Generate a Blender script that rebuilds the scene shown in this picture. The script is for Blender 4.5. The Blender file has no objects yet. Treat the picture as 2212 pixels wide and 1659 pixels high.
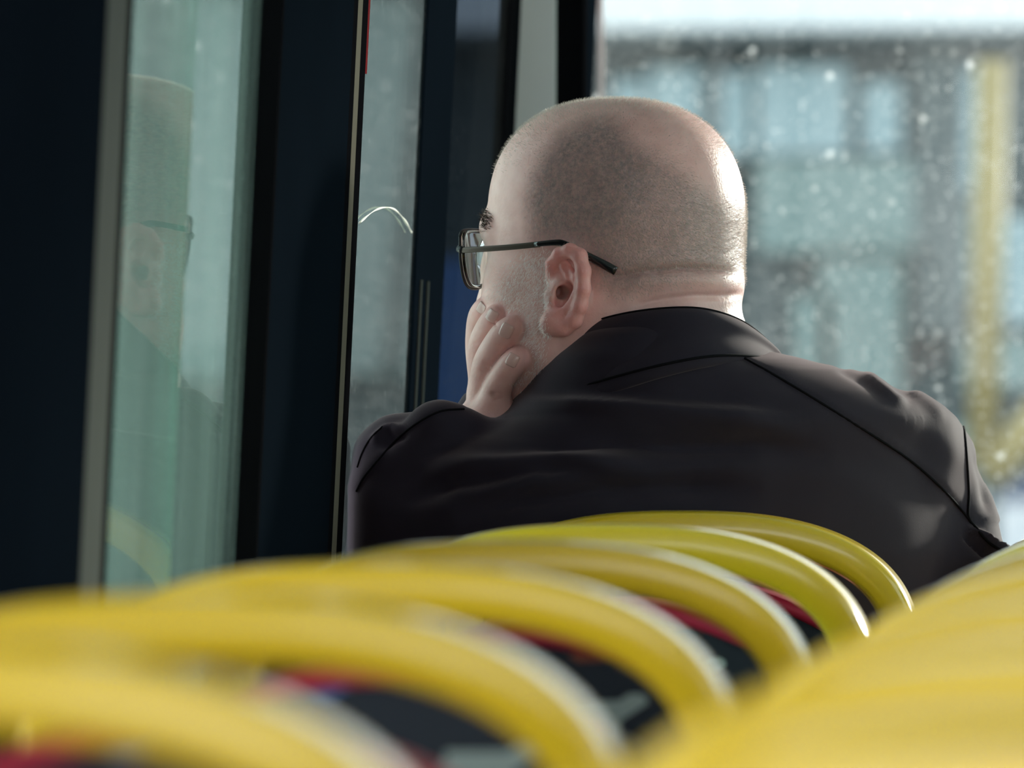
import bpy, bmesh, math, random
import numpy as np
from mathutils import Vector, Matrix
from mathutils.bvhtree import BVHTree

sc = bpy.context.scene
C = sc.collection
random.seed(7)
rng = np.random.default_rng(7)

# ------------------------------------------------------------------ camera
FPX = 18000.0                     # focal length in pixels of the 2212 px wide frame
CX, HZ = 1106.0, 892.0            # principal column, horizon row
PSI = math.atan((2701 - CX) / FPX)  # the camera looks a little left of the bus axis (+Y)
ZC = 1.118                        # eye height above the deck floor
cam_d = bpy.data.cameras.new('camera')
cam = bpy.data.objects.new('camera', cam_d); C.objects.link(cam)
cam.location = (0, 0, ZC)
cam.rotation_euler = (math.pi / 2, 0, PSI)
cam_d.sensor_width = 36.0
cam_d.lens = FPX / 2212 * 36.0
cam_d.shift_y = (HZ - 829.5) / 2212
cam_d.clip_start = 0.05
cam_d.clip_end = 500
cam_d.dof.use_dof = True
cam_d.dof.focus_distance = 5.93
cam_d.dof.aperture_fstop = cam_d.lens / 1000 / 0.028
sc.camera = cam

# ------------------------------------------------------------------ sky, sun, exposure
w = bpy.data.worlds.new('World'); sc.world = w
w.use_nodes = True
wn = w.node_tree.nodes; wl = w.node_tree.links
bg = wn['Background']
tcw = wn.new('ShaderNodeTexCoord'); sepw = wn.new('ShaderNodeSeparateXYZ'); rmp = wn.new('ShaderNodeValToRGB')
wl.new(tcw.outputs['Generated'], sepw.inputs[0]); wl.new(sepw.outputs['Z'], rmp.inputs[0])
rmp.color_ramp.elements[0].position = 0.0; rmp.color_ramp.elements[0].color = (0.90, 0.93, 0.93, 1)
rmp.color_ramp.elements[1].position = 0.7; rmp.color_ramp.elements[1].color = (0.80, 0.88, 1.0, 1)
wl.new(rmp.outputs[0], bg.inputs[0])
bg.inputs[1].default_value = 2.9
sun_d = bpy.data.lights.new('sun', 'SUN'); sun = bpy.data.objects.new('sun', sun_d); C.objects.link(sun)
sun_d.energy = 6.5; sun_d.angle = math.radians(6); sun_d.color = (1.0, 0.94, 0.84)
SUN_AZ, SUN_EL = math.radians(33), math.radians(10.5)     # to the right of straight ahead, low
sv = Vector((math.sin(SUN_AZ) * math.cos(SUN_EL), math.cos(SUN_AZ) * math.cos(SUN_EL), math.sin(SUN_EL)))
sun.rotation_euler = (-sv).to_track_quat('-Z', 'Y').to_euler()
sun.location = (6, 8, 6)
sc.view_settings.view_transform = 'Standard'
sc.view_settings.look = 'None'
sc.view_settings.gamma = 1.0
sc.view_settings.use_curve_mapping = False
sc.view_settings.exposure = 0.12

# ------------------------------------------------------------------ helpers
CP, SP = math.cos(PSI), math.sin(PSI)
def W(px, py, Y):
    """the point of the photo's pixel at distance Y along the bus"""
    u = (px - CX) / FPX; v = (HZ - py) / FPX
    dx, dy = u * CP - SP, u * SP + CP
    t = Y / dy
    return Vector((dx * t, Y, ZC + v * t))

def tag(o, label=None, cat=None, group=None, kind=None):
    if label: o['label'] = label
    if cat: o['category'] = cat
    if group: o['group'] = group
    if kind: o['kind'] = kind
    return o

def empty(name, loc=(0, 0, 0), rz=0.0):
    o = bpy.data.objects.new(name, None); C.objects.link(o)
    o.location = loc; o.rotation_euler = (0, 0, rz); o.empty_display_size = 0.05
    return o

def obj_from(name, me, mat, parent=None, smooth=True):
    o = bpy.data.objects.new(name, me); C.objects.link(o)
    if mat is not None: me.materials.append(mat)
    if smooth: me.polygons.foreach_set('use_smooth', [True] * len(me.polygons))
    if parent is not None: o.parent = parent
    return o

def obj(name, bm, mat, parent=None, smooth=True):
    bmesh.ops.recalc_face_normals(bm, faces=bm.faces[:])
    me = bpy.data.meshes.new(name); bm.to_mesh(me); bm.free()
    return obj_from(name, me, mat, parent, smooth)

def pyobj(name, v, f, mat, parent=None, smooth=True):
    me = bpy.data.meshes.new(name); me.from_pydata([tuple(p) for p in v], [], [tuple(q) for q in f]); me.update()
    return obj_from(name, me, mat, parent, smooth)

def add_hexa(bm, c8):
    vs = [bm.verts.new(c) for c in c8]
    for q in ((0, 1, 2, 3), (7, 6, 5, 4), (0, 4, 5, 1), (1, 5, 6, 2), (2, 6, 7, 3), (3, 7, 4, 0)):
        bm.faces.new([vs[i] for i in q])

def add_box(bm, x0, x1, y0, y1, z0, z1):
    add_hexa(bm, [(x0, y0, z0), (x1, y0, z0), (x1, y1, z0), (x0, y1, z0), (x0, y0, z1), (x1, y0, z1), (x1, y1, z1), (x0, y1, z1)])

def bevel(bm, width, seg=2, angle=0.5):
    es = [e for e in bm.edges if len(e.link_faces) == 2 and e.calc_face_angle(0) > angle]
    if es: bmesh.ops.bevel(bm, geom=es, offset=width, segments=seg, profile=0.5, affect='EDGES', clamp_overlap=True)

def catmull(P, n):
    P = [np.array(p, float) for p in P]
    Q = [2 * P[0] - P[1]] + P + [2 * P[-1] - P[-2]]
    out = []
    for i in range(1, len(Q) - 2):
        for k in range(n):
            t = k / n
            a, b, c, d = Q[i - 1], Q[i], Q[i + 1], Q[i + 2]
            out.append(0.5 * (2 * b + (c - a) * t + (2 * a - 5 * b + 4 * c - d) * t * t + (3 * b - a - 3 * c + d) * t ** 3))
    out.append(P[-1])
    return out

def sweep(bm, pts, prof, side=None, cap=True):
    """sweep profile points [(a, b)] (or a function i -> profile) along pts; a runs in the direction of `side`"""
    n = len(pts); rings = []
    pts = [Vector(p) for p in pts]
    up = Vector(side) if side is not None else Vector((0, 0, 1))
    for i, p in enumerate(pts):
        t = (pts[min(i + 1, n - 1)] - pts[max(i - 1, 0)]).normalized()
        a = up - t * up.dot(t)
        if a.length < 1e-6: a = t.orthogonal()
        a.normalize(); b = t.cross(a)
        if side is None: up = a
        pr = prof(i) if callable(prof) else prof
        rings.append([bm.verts.new(p + a * u + b * v) for (u, v) in pr])
    m = len(rings[0])
    for i in range(n - 1):
        for k in range(m):
            bm.faces.new((rings[i][k], rings[i][(k + 1) % m], rings[i + 1][(k + 1) % m], rings[i + 1][k]))
    if cap:
        bm.faces.new(rings[0][::-1]); bm.faces.new(rings[-1])

def oval(ra, rb, m=16, n=2.0):
    out = []
    for k in range(m):
        c, s = math.cos(2 * math.pi * k / m), math.sin(2 * math.pi * k / m)
        out.append((ra * math.copysign(abs(c) ** (2 / n), c), rb * math.copysign(abs(s) ** (2 / n), s)))
    return out

def tube(bm, pts, r, m=10, cap=True):
    if callable(r): sweep(bm, pts, lambda i: oval(r(i), r(i), m), None, cap)
    else: sweep(bm, pts, oval(r, r, m), None, cap)

# ------------------------------------------------------------------ materials
def mat(name):
    m = bpy.data.materials.new(name); m.use_nodes = True
    return m, m.node_tree.nodes, m.node_tree.links

def plain(name, col, rough=0.5, spec=0.5, coat=0.0, sheen=0.0, metal=0.0, noise=0.0, nscale=20.0, bump=0.0, sheen_col=None):
    m, n, l = mat(name)
    b = n['Principled BSDF']
    b.inputs['Base Color'].default_value = (*col, 1)
    b.inputs['Roughness'].default_value = rough
    b.inputs['Specular IOR Level'].default_value = spec
    b.inputs['Coat Weight'].default_value = coat
    b.inputs['Coat Roughness'].default_value = 0.12
    b.inputs['Metallic'].default_value = metal
    b.inputs['Sheen Weight'].default_value = sheen
    if sheen_col: b.inputs['Sheen Tint'].default_value = (*sheen_col, 1)
    if noise or bump:
        tc = n.new('ShaderNodeTexCoord'); nz = n.new('ShaderNodeTexNoise')
        nz.inputs['Scale'].default_value = nscale; nz.inputs['Detail'].default_value = 6
        l.new(tc.outputs['Object'], nz.inputs['Vector'])
        if noise:
            mx = n.new('ShaderNodeMix'); mx.data_type = 'RGBA'
            mx.inputs[6].default_value = (*[c * (1 - noise) for c in col], 1)
            mx.inputs[7].default_value = (*[min(1, c * (1 + noise)) for c in col], 1)
            l.new(nz.outputs['Fac'], mx.inputs[0]); l.new(mx.outputs[2], b.inputs['Base Color'])
        if bump:
            bp = n.new('ShaderNodeBump'); bp.inputs['Strength'].default_value = bump; bp.inputs['Distance'].default_value = 0.001
            l.new(nz.outputs['Fac'], bp.inputs['Height']); l.new(bp.outputs[0], b.inputs['Normal'])
    return m

def matte(name, col, noise=0.0, nscale=6.0):
    m, n, l = mat(name)
    n.remove(n['Principled BSDF'])
    d = n.new('ShaderNodeBsdfDiffuse'); d.inputs[0].default_value = (*col, 1); d.inputs[1].default_value = 0.5
    if noise:
        tc = n.new('ShaderNodeTexCoord'); nz = n.new('ShaderNodeTexNoise'); nz.inputs['Scale'].default_value = nscale
        l.new(tc.outputs['Object'], nz.inputs['Vector'])
        mx = n.new('ShaderNodeMix'); mx.data_type = 'RGBA'
        mx.inputs[6].default_value = (*[c * (1 - noise) for c in col], 1); mx.inputs[7].default_value = (*[c * (1 + noise) for c in col], 1)
        l.new(nz.outputs['Fac'], mx.inputs[0]); l.new(mx.outputs[2], d.inputs[0])
    l.new(d.outputs[0], n['Material Output'].inputs[0])
    return m

def hair_mat(name, col):
    m, n, l = mat(name)
    n.remove(n['Principled BSDF'])
    d = n.new('ShaderNodeBsdfDiffuse'); d.inputs[0].default_value = (*col, 1)
    t = n.new('ShaderNodeBsdfTranslucent'); t.inputs[0].default_value = (*col, 1)
    g = n.new('ShaderNodeBsdfGlossy'); g.inputs[0].default_value = (*col, 1); g.inputs['Roughness'].default_value = 0.35
    a = n.new('ShaderNodeMixShader'); a.inputs[0].default_value = 0.4
    b = n.new('ShaderNodeMixShader'); b.inputs[0].default_value = 0.15
    l.new(d.outputs[0], a.inputs[1]); l.new(t.outputs[0], a.inputs[2]); l.new(a.outputs[0], b.inputs[1]); l.new(g.outputs[0], b.inputs[2])
    l.new(b.outputs[0], n['Material Output'].inputs[0])
    return m

def glass_mat(name, tint, refl, haze, speck, vscale, dust_col=(0.85, 0.88, 0.86), streak=(1, 1, 1), film=None, blotch=0.5, clump=2.5):
    """thin pane: tinted see-through, mirror by Fresnel, and a veil of dust"""
    m, n, l = mat(name)
    n.remove(n['Principled BSDF'])
    out = n['Material Output']
    tr = n.new('ShaderNodeBsdfTransparent'); tr.inputs[0].default_value = (*tint, 1)
    gl = n.new('ShaderNodeBsdfGlossy'); gl.inputs['Roughness'].default_value = 0.02
    m1 = n.new('ShaderNodeMixShader')
    if film is None:
        fr = n.new('ShaderNodeFresnel'); fr.inputs['IOR'].default_value = refl
        l.new(fr.outputs[0], m1.inputs[0])
    else:
        m1.inputs[0].default_value = film
    l.new(tr.outputs[0], m1.inputs[1]); l.new(gl.outputs[0], m1.inputs[2])
    di = n.new('ShaderNodeBsdfDiffuse'); tl = n.new('ShaderNodeBsdfTranslucent')
    di.inputs[0].default_value = (*dust_col, 1); tl.inputs[0].default_value = (*dust_col, 1)
    m2 = n.new('ShaderNodeMixShader'); m2.inputs[0].default_value = 0.6
    l.new(di.outputs[0], m2.inputs[1]); l.new(tl.outputs[0], m2.inputs[2])
    tc = n.new('ShaderNodeTexCoord'); mp = n.new('ShaderNodeMapping'); mp.inputs['Scale'].default_value = streak
    l.new(tc.outputs['Object'], mp.inputs[0])
    nz = n.new('ShaderNodeTexNoise'); nz.inputs['Scale'].default_value = clump; nz.inputs['Detail'].default_value = 8; nz.inputs['Roughness'].default_value = 0.65
    l.new(mp.outputs[0], nz.inputs['Vector'])
    mr = n.new('ShaderNodeMapRange'); mr.inputs[1].default_value = 0.35; mr.inputs[2].default_value = 0.75
    mr.inputs[3].default_value = haze * (1 - blotch); mr.inputs[4].default_value = haze * (1 + blotch)
    l.new(nz.outputs['Fac'], mr.inputs[0])
    fac = mr.outputs[0]
    for k, (sc_, keep, wgt) in enumerate(((vscale, 0.5, 0.9), (vscale * 2.3, 0.3, 0.6), (vscale * 0.45, 0.9, 1.3))):
        vo = n.new('ShaderNodeTexVoronoi'); vo.inputs['Scale'].default_value = sc_
        l.new(tc.outputs['Object'], vo.inputs['Vector'])
        r1 = n.new('ShaderNodeMapRange'); r1.inputs[1].default_value = 0.14; r1.inputs[2].default_value = 0.34
        r1.inputs[3].default_value = 1.0; r1.inputs[4].default_value = 0.0
        l.new(vo.outputs['Distance'], r1.inputs[0])
        sp_ = n.new('ShaderNodeSeparateColor'); l.new(vo.outputs['Color'], sp_.inputs[0])
        r2 = n.new('ShaderNodeMapRange'); r2.inputs[1].default_value = keep; r2.inputs[2].default_value = 1.0
        r2.inputs[3].default_value = 0.0; r2.inputs[4].default_value = speck * wgt
        l.new(sp_.outputs[0], r2.inputs[0])
        mu = n.new('ShaderNodeMath'); mu.operation = 'MULTIPLY'
        l.new(r1.outputs[0], mu.inputs[0]); l.new(r2.outputs[0], mu.inputs[1])
        ad = n.new('ShaderNodeMath'); ad.operation = 'ADD'
        l.new(fac, ad.inputs[0]); l.new(mu.outputs[0], ad.inputs[1]); fac = ad.outputs[0]
    cl = n.new('ShaderNodeClamp'); l.new(fac, cl.inputs[0]); cl.inputs[2].default_value = 0.9
    m3 = n.new('ShaderNodeMixShader')
    l.new(cl.outputs[0], m3.inputs[0]); l.new(m1.outputs[0], m3.inputs[1]); l.new(m2.outputs[0], m3.inputs[2])
    l.new(m3.outputs[0], out.inputs[0])
    return m

def moquette_mat():
    m, n, l = mat('moquette')
    b = n['Principled BSDF']; b.inputs['Roughness'].default_value = 0.9; b.inputs['Sheen Weight'].default_value = 0.15
    tc = n.new('ShaderNodeTexCoord'); mp = n.new('ShaderNodeMapping'); mp.inputs['Scale'].default_value = (26, 26, 40)
    mp.inputs['Location'].default_value = (0.3, 0.0, 0.35)
    l.new(tc.outputs['Object'], mp.inputs[0])
    vo = n.new('ShaderNodeTexVoronoi'); vo.distance = 'CHEBYCHEV'; vo.inputs['Scale'].default_value = 1.0; vo.inputs['Randomness'].default_value = 0.7
    l.new(mp.outputs[0], vo.inputs['Vector'])
    s = n.new('ShaderNodeSeparateColor'); l.new(vo.outputs['Color'], s.inputs[0])
    r = n.new('ShaderNodeValToRGB'); r.color_ramp.interpolation = 'CONSTANT'
    e = r.color_ramp.elements; e[0].position = 0; e[0].color = (0.012, 0.018, 0.028, 1)
    e[1].position = 0.70; e[1].color = (0.26, 0.32, 0.30, 1)
    for p, c in ((0.80, (0.012, 0.018, 0.028, 1)), (0.90, (0.05, 0.12, 0.30, 1)), (0.94, (0.22, 0.06, 0.03, 1))):
        q = e.new(p); q.color = c
    l.new(s.outputs[0], r.inputs[0]); l.new(r.outputs[0], b.inputs['Base Color'])
    return m

def skin_mat():
    m, n, l = mat('skin')
    b = n['Principled BSDF']
    at = n.new('ShaderNodeAttribute'); at.attribute_name = 'tone'
    hr = n.new('ShaderNodeAttribute'); hr.attribute_name = 'hairiness'
    tc = n.new('ShaderNodeTexCoord')
    nz = n.new('ShaderNodeTexNoise'); nz.inputs['Scale'].default_value = 90; nz.inputs['Detail'].default_value = 5
    l.new(tc.outputs['Object'], nz.inputs['Vector'])
    m0 = n.new('ShaderNodeMix'); m0.data_type = 'RGBA'; m0.blend_type = 'MULTIPLY'; m0.inputs[0].default_value = 0.35
    cr = n.new('ShaderNodeValToRGB'); cr.color_ramp.elements[0].position = 0.3; cr.color_ramp.elements[0].color = (0.72, 0.55, 0.52, 1)
    cr.color_ramp.elements[1].position = 0.65; cr.color_ramp.elements[1].color = (1, 1, 1, 1)
    l.new(nz.outputs['Fac'], cr.inputs[0]); l.new(at.outputs['Color'], m0.inputs[6]); l.new(cr.outputs[0], m0.inputs[7])
    # shaved hair: fine dark follicles
    n2 = n.new('ShaderNodeTexNoise'); n2.inputs['Scale'].default_value = 300; n2.inputs['Detail'].default_value = 5; n2.inputs['Roughness'].default_value = 0.7
    l.new(tc.outputs['Object'], n2.inputs['Vector'])
    r2 = n.new('ShaderNodeMapRange'); r2.inputs[1].default_value = 0.35; r2.inputs[2].default_value = 0.65; r2.inputs[3].default_value = 0.40; r2.inputs[4].default_value = 1.0
    l.new(n2.outputs['Fac'], r2.inputs[0])
    mu = n.new('ShaderNodeMath'); mu.operation = 'MULTIPLY'; l.new(hr.outputs['Fac'], mu.inputs[0]); l.new(r2.outputs[0], mu.inputs[1])
    m1 = n.new('ShaderNodeMix'); m1.data_type = 'RGBA'
    m1.inputs[7].default_value = (0.17, 0.155, 0.165, 1)
    l.new(mu.outputs[0], m1.inputs[0]); l.new(m0.outputs[2], m1.inputs[6]); l.new(m1.outputs[2], b.inputs['Base Color'])
    b.inputs['Roughness'].default_value = 0.42
    b.inputs['Specular IOR Level'].default_value = 0.45
    b.inputs['Subsurface Weight'].default_value = 0.25
    b.inputs['Subsurface Radius'].default_value = (1.0, 0.35, 0.2)
    b.inputs['Subsurface Scale'].default_value = 0.006
    n3 = n.new('ShaderNodeTexNoise'); n3.inputs['Scale'].default_value = 450; n3.inputs['Detail'].default_value = 4
    l.new(tc.outputs['Object'], n3.inputs['Vector'])
    bp = n.new('ShaderNodeBump'); bp.inputs['Strength'].default_value = 0.25; bp.inputs['Distance'].default_value = 0.0012
    l.new(n3.outputs['Fac'], bp.inputs['Height']); l.new(bp.outputs[0], b.inputs['Normal'])
    return m

M = {
    'yellow': plain('yellow_plastic', (0.80, 0.535, 0.016), 0.26, 0.5, coat=0.7),
    'moquette': moquette_mat(),
    'red_trim': plain('red_piping', (0.42, 0.012, 0.045), 0.6),
    'shell': plain('dark_grey_plastic', (0.03, 0.032, 0.036), 0.55),
    'metal': plain('brushed_steel', (0.5, 0.5, 0.5), 0.35, metal=1.0),
    'navy': matte('navy_black_trim', (0.0048, 0.0075, 0.0115), 0.15),
    'rubber': matte('black_rubber', (0.005, 0.005, 0.006)),
    'greytrim': matte('grey_trim', (0.10, 0.105, 0.095)),
    'beige': matte('beige_edge', (0.14, 0.125, 0.10)),
    'redline': matte('red_edge', (0.16, 0.02, 0.022)),
    'lightgrey': plain('light_grey_post', (0.78, 0.77, 0.74), 0.6, 0.3, noise=0.05, nscale=30),
    'panel': plain('grey_wall_panel', (0.30, 0.31, 0.32), 0.6),
    'ceil': plain('white_ceiling_panel', (0.80, 0.81, 0.80), 0.6),
    'floor': plain('dark_floor_vinyl', (0.12, 0.125, 0.13), 0.7, noise=0.3, nscale=80),
    'jacket': plain('dark_softshell', (0.0195, 0.0158, 0.0250), 0.80, 0.10, sheen=0.16, sheen_col=(1.0, 0.74, 0.74), bump=0.06, nscale=900),
    'seam': plain('seam_thread', (0.004, 0.0035, 0.005), 0.9, 0.1),
    'skin': skin_mat(),
    'trousers': plain('dark_trousers', (0.02, 0.02, 0.025), 0.8),
    'hair': hair_mat('grey_stubble', (0.62, 0.55, 0.50)),
    'beard': hair_mat('white_stubble', (0.92, 0.88, 0.86)),
    'brow': plain('brown_eyebrow', (0.06, 0.045, 0.035), 0.6),
    'nail': plain('fingernail', (0.60, 0.37, 0.335), 0.25, 0.5, coat=0.3),
    'frame': plain('black_spectacle_metal', (0.008, 0.008, 0.010), 0.45, 0.3),
    'temple': plain('bronze_spectacle_metal', (0.10, 0.085, 0.07), 0.35, 0.5, metal=0.6),
    'tip': plain('black_acetate', (0.006, 0.006, 0.007), 0.25, 0.5, coat=0.4),
    'eyewhite': plain('eye_white', (0.75, 0.72, 0.70), 0.2),
    'facade': plain('dark_teal_facade', (0.018, 0.036, 0.039), 0.7, noise=0.35, nscale=1.5),
    'facade2': plain('grey_teal_facade', (0.055, 0.072, 0.072), 0.7, noise=0.25, nscale=1.5),
    'cyan': plain('pale_cyan_panel', (0.17, 0.25, 0.265), 0.5),
    'teal': plain('pale_teal_panel', (0.092, 0.150, 0.143), 0.5),
    'green': plain('sea_green_panel', (0.13, 0.215, 0.185), 0.5),
    'pale': plain('pale_plinth', (0.42, 0.44, 0.46), 0.6),
    'darkblue': plain('dark_blue_band', (0.02, 0.04, 0.085), 0.6),
    'blue': plain('blue_hoarding', (0.03, 0.105, 0.26), 0.5),
    'ypost': plain('ochre_paint', (0.17, 0.13, 0.028), 0.5),
    'fascia': plain('pale_fascia', (0.55, 0.58, 0.58), 0.7),
    'road': plain('asphalt', (0.20, 0.21, 0.22), 0.9, noise=0.2, nscale=2),
}
M['windscreen'] = glass_mat('dusty_windscreen', (0.93, 0.97, 0.96), 1.3, 0.018, 0.40, 150, blotch=0.9, clump=5)
M['pane'] = glass_mat('scratched_side_pane', (0.80, 0.93, 0.88), 1.36, 0.006, 0.09, 260, streak=(6, 6, 0.5), blotch=0.8, clump=4)
M['hazypane'] = glass_mat('streaked_side_pane', (0.78, 0.95, 0.88), 1.42, 0.062, 0.05, 200, streak=(5, 5, 0.35), blotch=0.7, clump=4, dust_col=(0.66, 0.86, 0.78))
M['clearpane'] = glass_mat('clear_side_pane', (0.95, 0.97, 0.96), 1.3, 0.005, 0.05, 260)
M['dimming'] = glass_mat('dimming_side_pane', (0.80, 0.82, 0.82), 1.35, 0.01, 0.1, 200)  # grey tint added to cut daylight from the unseen right-hand windows
M['tinted'] = glass_mat('dark_tinted_pane', (0.27, 0.30, 0.33), 1.45, 0.004, 0.03, 260, film=0.02)
def lens_mat():
    m, n, l = mat('spectacle_lens')
    n.remove(n['Principled BSDF'])
    g = n.new('ShaderNodeBsdfGlass'); g.inputs['IOR'].default_value = 1.56; g.inputs['Roughness'].default_value = 0.0
    g.inputs['Color'].default_value = (0.97, 0.99, 0.98, 1)
    l.new(g.outputs[0], n['Material Output'].inputs[0])
    return m
M['lens'] = lens_mat()

# ------------------------------------------------------------------ the bus
XW = -0.640           # inner face of the left side at eye height
LEAN = 0.049          # the sides lean inwards
Y0, Y1 = -1.2, 7.96   # back end of what is modelled, windscreen
ZS, ZT, ZR = 0.72, 1.96, 2.10   # window sill, window top, ceiling
def wy(px):           # where along the left side a photo column falls (at eye height)
    u = (px - CX) / FPX
    return XW / ((u * CP - SP) / (u * SP + CP))
def wx(z, off=0.0): return XW + LEAN * (z - ZC) - off
def strip(name, y0, y1, z0, z1, d0, d1, m, n=None, label=None):
    """an upright strip of the left side: inner face d0 beyond the reference face, outer face d1 beyond it"""
    bm = bmesh.new()
    add_hexa(bm, [(wx(z0, d1), y0, z0), (wx(z0, d0), y0, z0), (wx(z0, d0), y1, z0), (wx(z0, d1), y1, z0),
                  (wx(z1, d1), y0, z1), (wx(z1, d0), y0, z1), (wx(z1, d0), y1, z1), (wx(z1, d1), y1, z1)])
    o = obj(name, bm, m, None, False)
    return tag(o, label, None, None, 'structure')

strip('wall_left', Y0, Y1, 0.0, ZS, 0.03, 0.08, M['panel'])
strip('trim_1', Y0, Y1, ZT, ZR, 0.0, 0.06, M['panel'])
# pillars and rubber strips of the left side, by the columns where the photo shows them at eye height
strip('trim_2', wy(-60), wy(190), ZS, ZT, 0.0, 0.010, M['navy'], label='near black window pillar at the far left')
strip('trim_3', wy(190), wy(234), ZS, ZT, 0.0, 0.010, M['greytrim'])
strip('trim_4', wy(234), wy(246), ZS, ZT, 0.0, 0.010, M['rubber'])
strip('trim_5', wy(567), wy(572), ZS, ZT, 0.0, 0.022, M['rubber'])
strip('trim_6', wy(572), wy(722), ZS, ZT, 0.0, 0.010, M['navy'], label='navy black window pillar behind the shoulder')
strip('trim_7', wy(722), wy(731), ZS, ZT, 0.0, 0.010, M['rubber'])
strip('trim_8', wy(731), wy(741), ZS, ZT, 0.0, 0.010, M['beige'])
strip('trim_9', wy(741), wy(753), ZS, ZT, 0.0, 0.010, M['rubber'])
strip('trim_10', wy(753), wy(757), 1.36, ZT, 0.0, 0.010, M['redline'])
strip('trim_11', wy(884), wy(945), ZS, ZT, 0.0, 0.010, M['navy'])
strip('trim_12', wy(1062), wy(1079), ZS, ZT, 0.0, 0.010, M['rubber'])
# panes
strip('window_1', wy(246), wy(391), ZS, ZT, 0.002, 0.006, M['hazypane'])
ya, yb = wy(392), wy(567)      # the neighbouring pane is set a little askew
bm = bmesh.new()
add_hexa(bm, [(wx(ZS, 0.006), ya, ZS), (wx(ZS, 0.002), ya, ZS), (wx(ZS, 0.013), yb, ZS), (wx(ZS, 0.017), yb, ZS),
              (wx(ZT, 0.006), ya, ZT), (wx(ZT, 0.002), ya, ZT), (wx(ZT, 0.013), yb, ZT), (wx(ZT, 0.017), yb, ZT)])
tag(obj('window_20', bm, M['hazypane'], None, False), None, None, None, 'structure')
w2 = strip('window_2', wy(757), wy(884), ZS, ZT, 0.002, 0.006, M['pane'])
strip('window_3', wy(945), wy(1062), ZS, ZT, 0.002, 0.006, M['tinted'])
strip('window_4', Y0, wy(-60), ZS, ZT, 0.002, 0.006, M['clearpane'])
# thin lines on the tinted corner pane's pillar
bm = bmesh.new()
for px in (893, 908):
    tube(bm, [(wx(z, -0.001), wy(px), z) for z in (ZS + 0.02, 1.0, 1.22)], 0.0012, 6)
tag(obj('trim_13', bm, M['greytrim'], None), None, None, None, 'structure')
# the curved scratch on the second pane
ar = [(776, 482), (795, 465), (815, 452), (835, 448), (852, 453), (868, 468), (880, 486), (889, 502)]
bm = bmesh.new()
pts = []
for (px, py) in ar:
    u = (px - CX) / FPX
    z = 1.26
    for _ in range(4):
        Y = wx(z, -0.0005) / ((u * CP - SP) / (u * SP + CP)); z = W(px, py, Y).z
    pts.append((wx(z, -0.0005), Y, z))
tube(bm, catmull(pts, 4), lambda i: 0.0006 + 0.0003 * math.sin(i * 0.9), 6)
s_ = obj('scratch', bm, plain('pale_scratch', (0.75, 0.72, 0.6), 0.6), w2)
s_['label'] = 'pale curved scratch'

# front corner post and windscreen
def front_strip(name, px0, px1, ya, yb, m, z0=ZS, z1=ZT, label=None, tilt=0.0):
    a, b = W(px0, HZ, ya).x, W(px1, HZ, ya).x
    t0, t1 = tilt * (z0 - ZC), tilt * (z1 - ZC)
    bm = bmesh.new()
    add_hexa(bm, [(a + t0, ya, z0), (b + t0, ya, z0), (b + t0, yb, z0), (a + t0, yb, z0), (a + t1, ya, z1), (b + t1, ya, z1), (b + t1, yb, z1), (a + t1, yb, z1)])
    bevel(bm, 0.003, 2)
    return tag(obj(name, bm, m, None, False), label, None, None, 'structure')
front_strip('trim_14', 1079, 1086, 7.10, 7.13, M['redline'], tilt=0.004)
front_strip('trim_15', 1086, 1196, 7.12, 7.16, M['lightgrey'], label='light grey front corner post', tilt=0.004)
front_strip('trim_16', 1196, 1258, 7.13, 7.17, M['rubber'], label='black gasket beside the windscreen', tilt=0.004)
front_strip('trim_17', 1292, 1303, Y1 - 0.012, Y1 - 0.008, plain('pinkish_edge', (0.62, 0.5, 0.48), 0.6))
bm = bmesh.new(); xa = W(1250, HZ, Y1).x
add_box(bm, xa, 1.74, Y1, Y1 + 0.006, ZS, ZT)
strip('trim_30', wy(1079), Y1 - 0.02, ZS, ZT, 0.0, 0.008, M['navy'])
tag(obj('window_5', bm, M['windscreen'], None, False), 'large dusty windscreen pane', None, None, 'structure')
bm = bmesh.new(); add_box(bm, -0.80, 1.84, Y1 - 0.03, Y1 + 0.05, 0, ZS); tag(obj('wall_front', bm, M['panel'], None, False), None, None, None, 'structure')
bm = bmesh.new(); add_box(bm, -0.80, 1.84, Y1 - 0.03, Y1 + 0.05, ZT, ZR); tag(obj('trim_18', bm, M['panel'], None, False), None, None, None, 'structure')
bm = bmesh.new(); add_box(bm, -0.76, 1.80, Y0, Y1 + 0.05, -0.05, 0.0); tag(obj('floor', bm, M['floor'], None, False), None, None, None, 'structure')
bm = bmesh.new(); add_box(bm, -0.76, 1.80, Y0, Y1 + 0.05, ZR, ZR + 0.05); tag(obj('ceiling', bm, M['ceil'], None, False), None, None, None, 'structure')
# right side: panel, pillars, panes
bm = bmesh.new(); add_box(bm, 1.74, 1.80, Y0, Y1 - 0.03, 0, ZS); tag(obj('wall_right', bm, M['panel'], None, False), None, None, None, 'structure')
bm = bmesh.new(); add_box(bm, 1.70, 1.76, Y0, Y1 - 0.03, ZT, ZR); tag(obj('trim_19', bm, M['panel'], None, False), None, None, None, 'structure')
k = 20
for y in (-0.2, 1.4, 3.0, 4.6, 6.2):
    bm = bmesh.new(); add_box(bm, 1.72, 1.77, y, y + 0.09, ZS, ZT)
    tag(obj('trim_%d' % k, bm, M['navy'], None, False), None, None, None, 'structure'); k += 1
k = 6
for y, dy in ((-0.11, 1.51), (1.49, 1.51), (3.09, 1.51), (4.69, 1.51), (6.29, Y1 - 6.29)):
    bm = bmesh.new(); add_box(bm, 1.742, 1.748, y, y + dy, ZS, ZT)
    tag(obj('window_%d' % k, bm, M['pane'] if y > 4 else M['dimming'], None, False), None, None, None, 'structure'); k += 1

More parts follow.
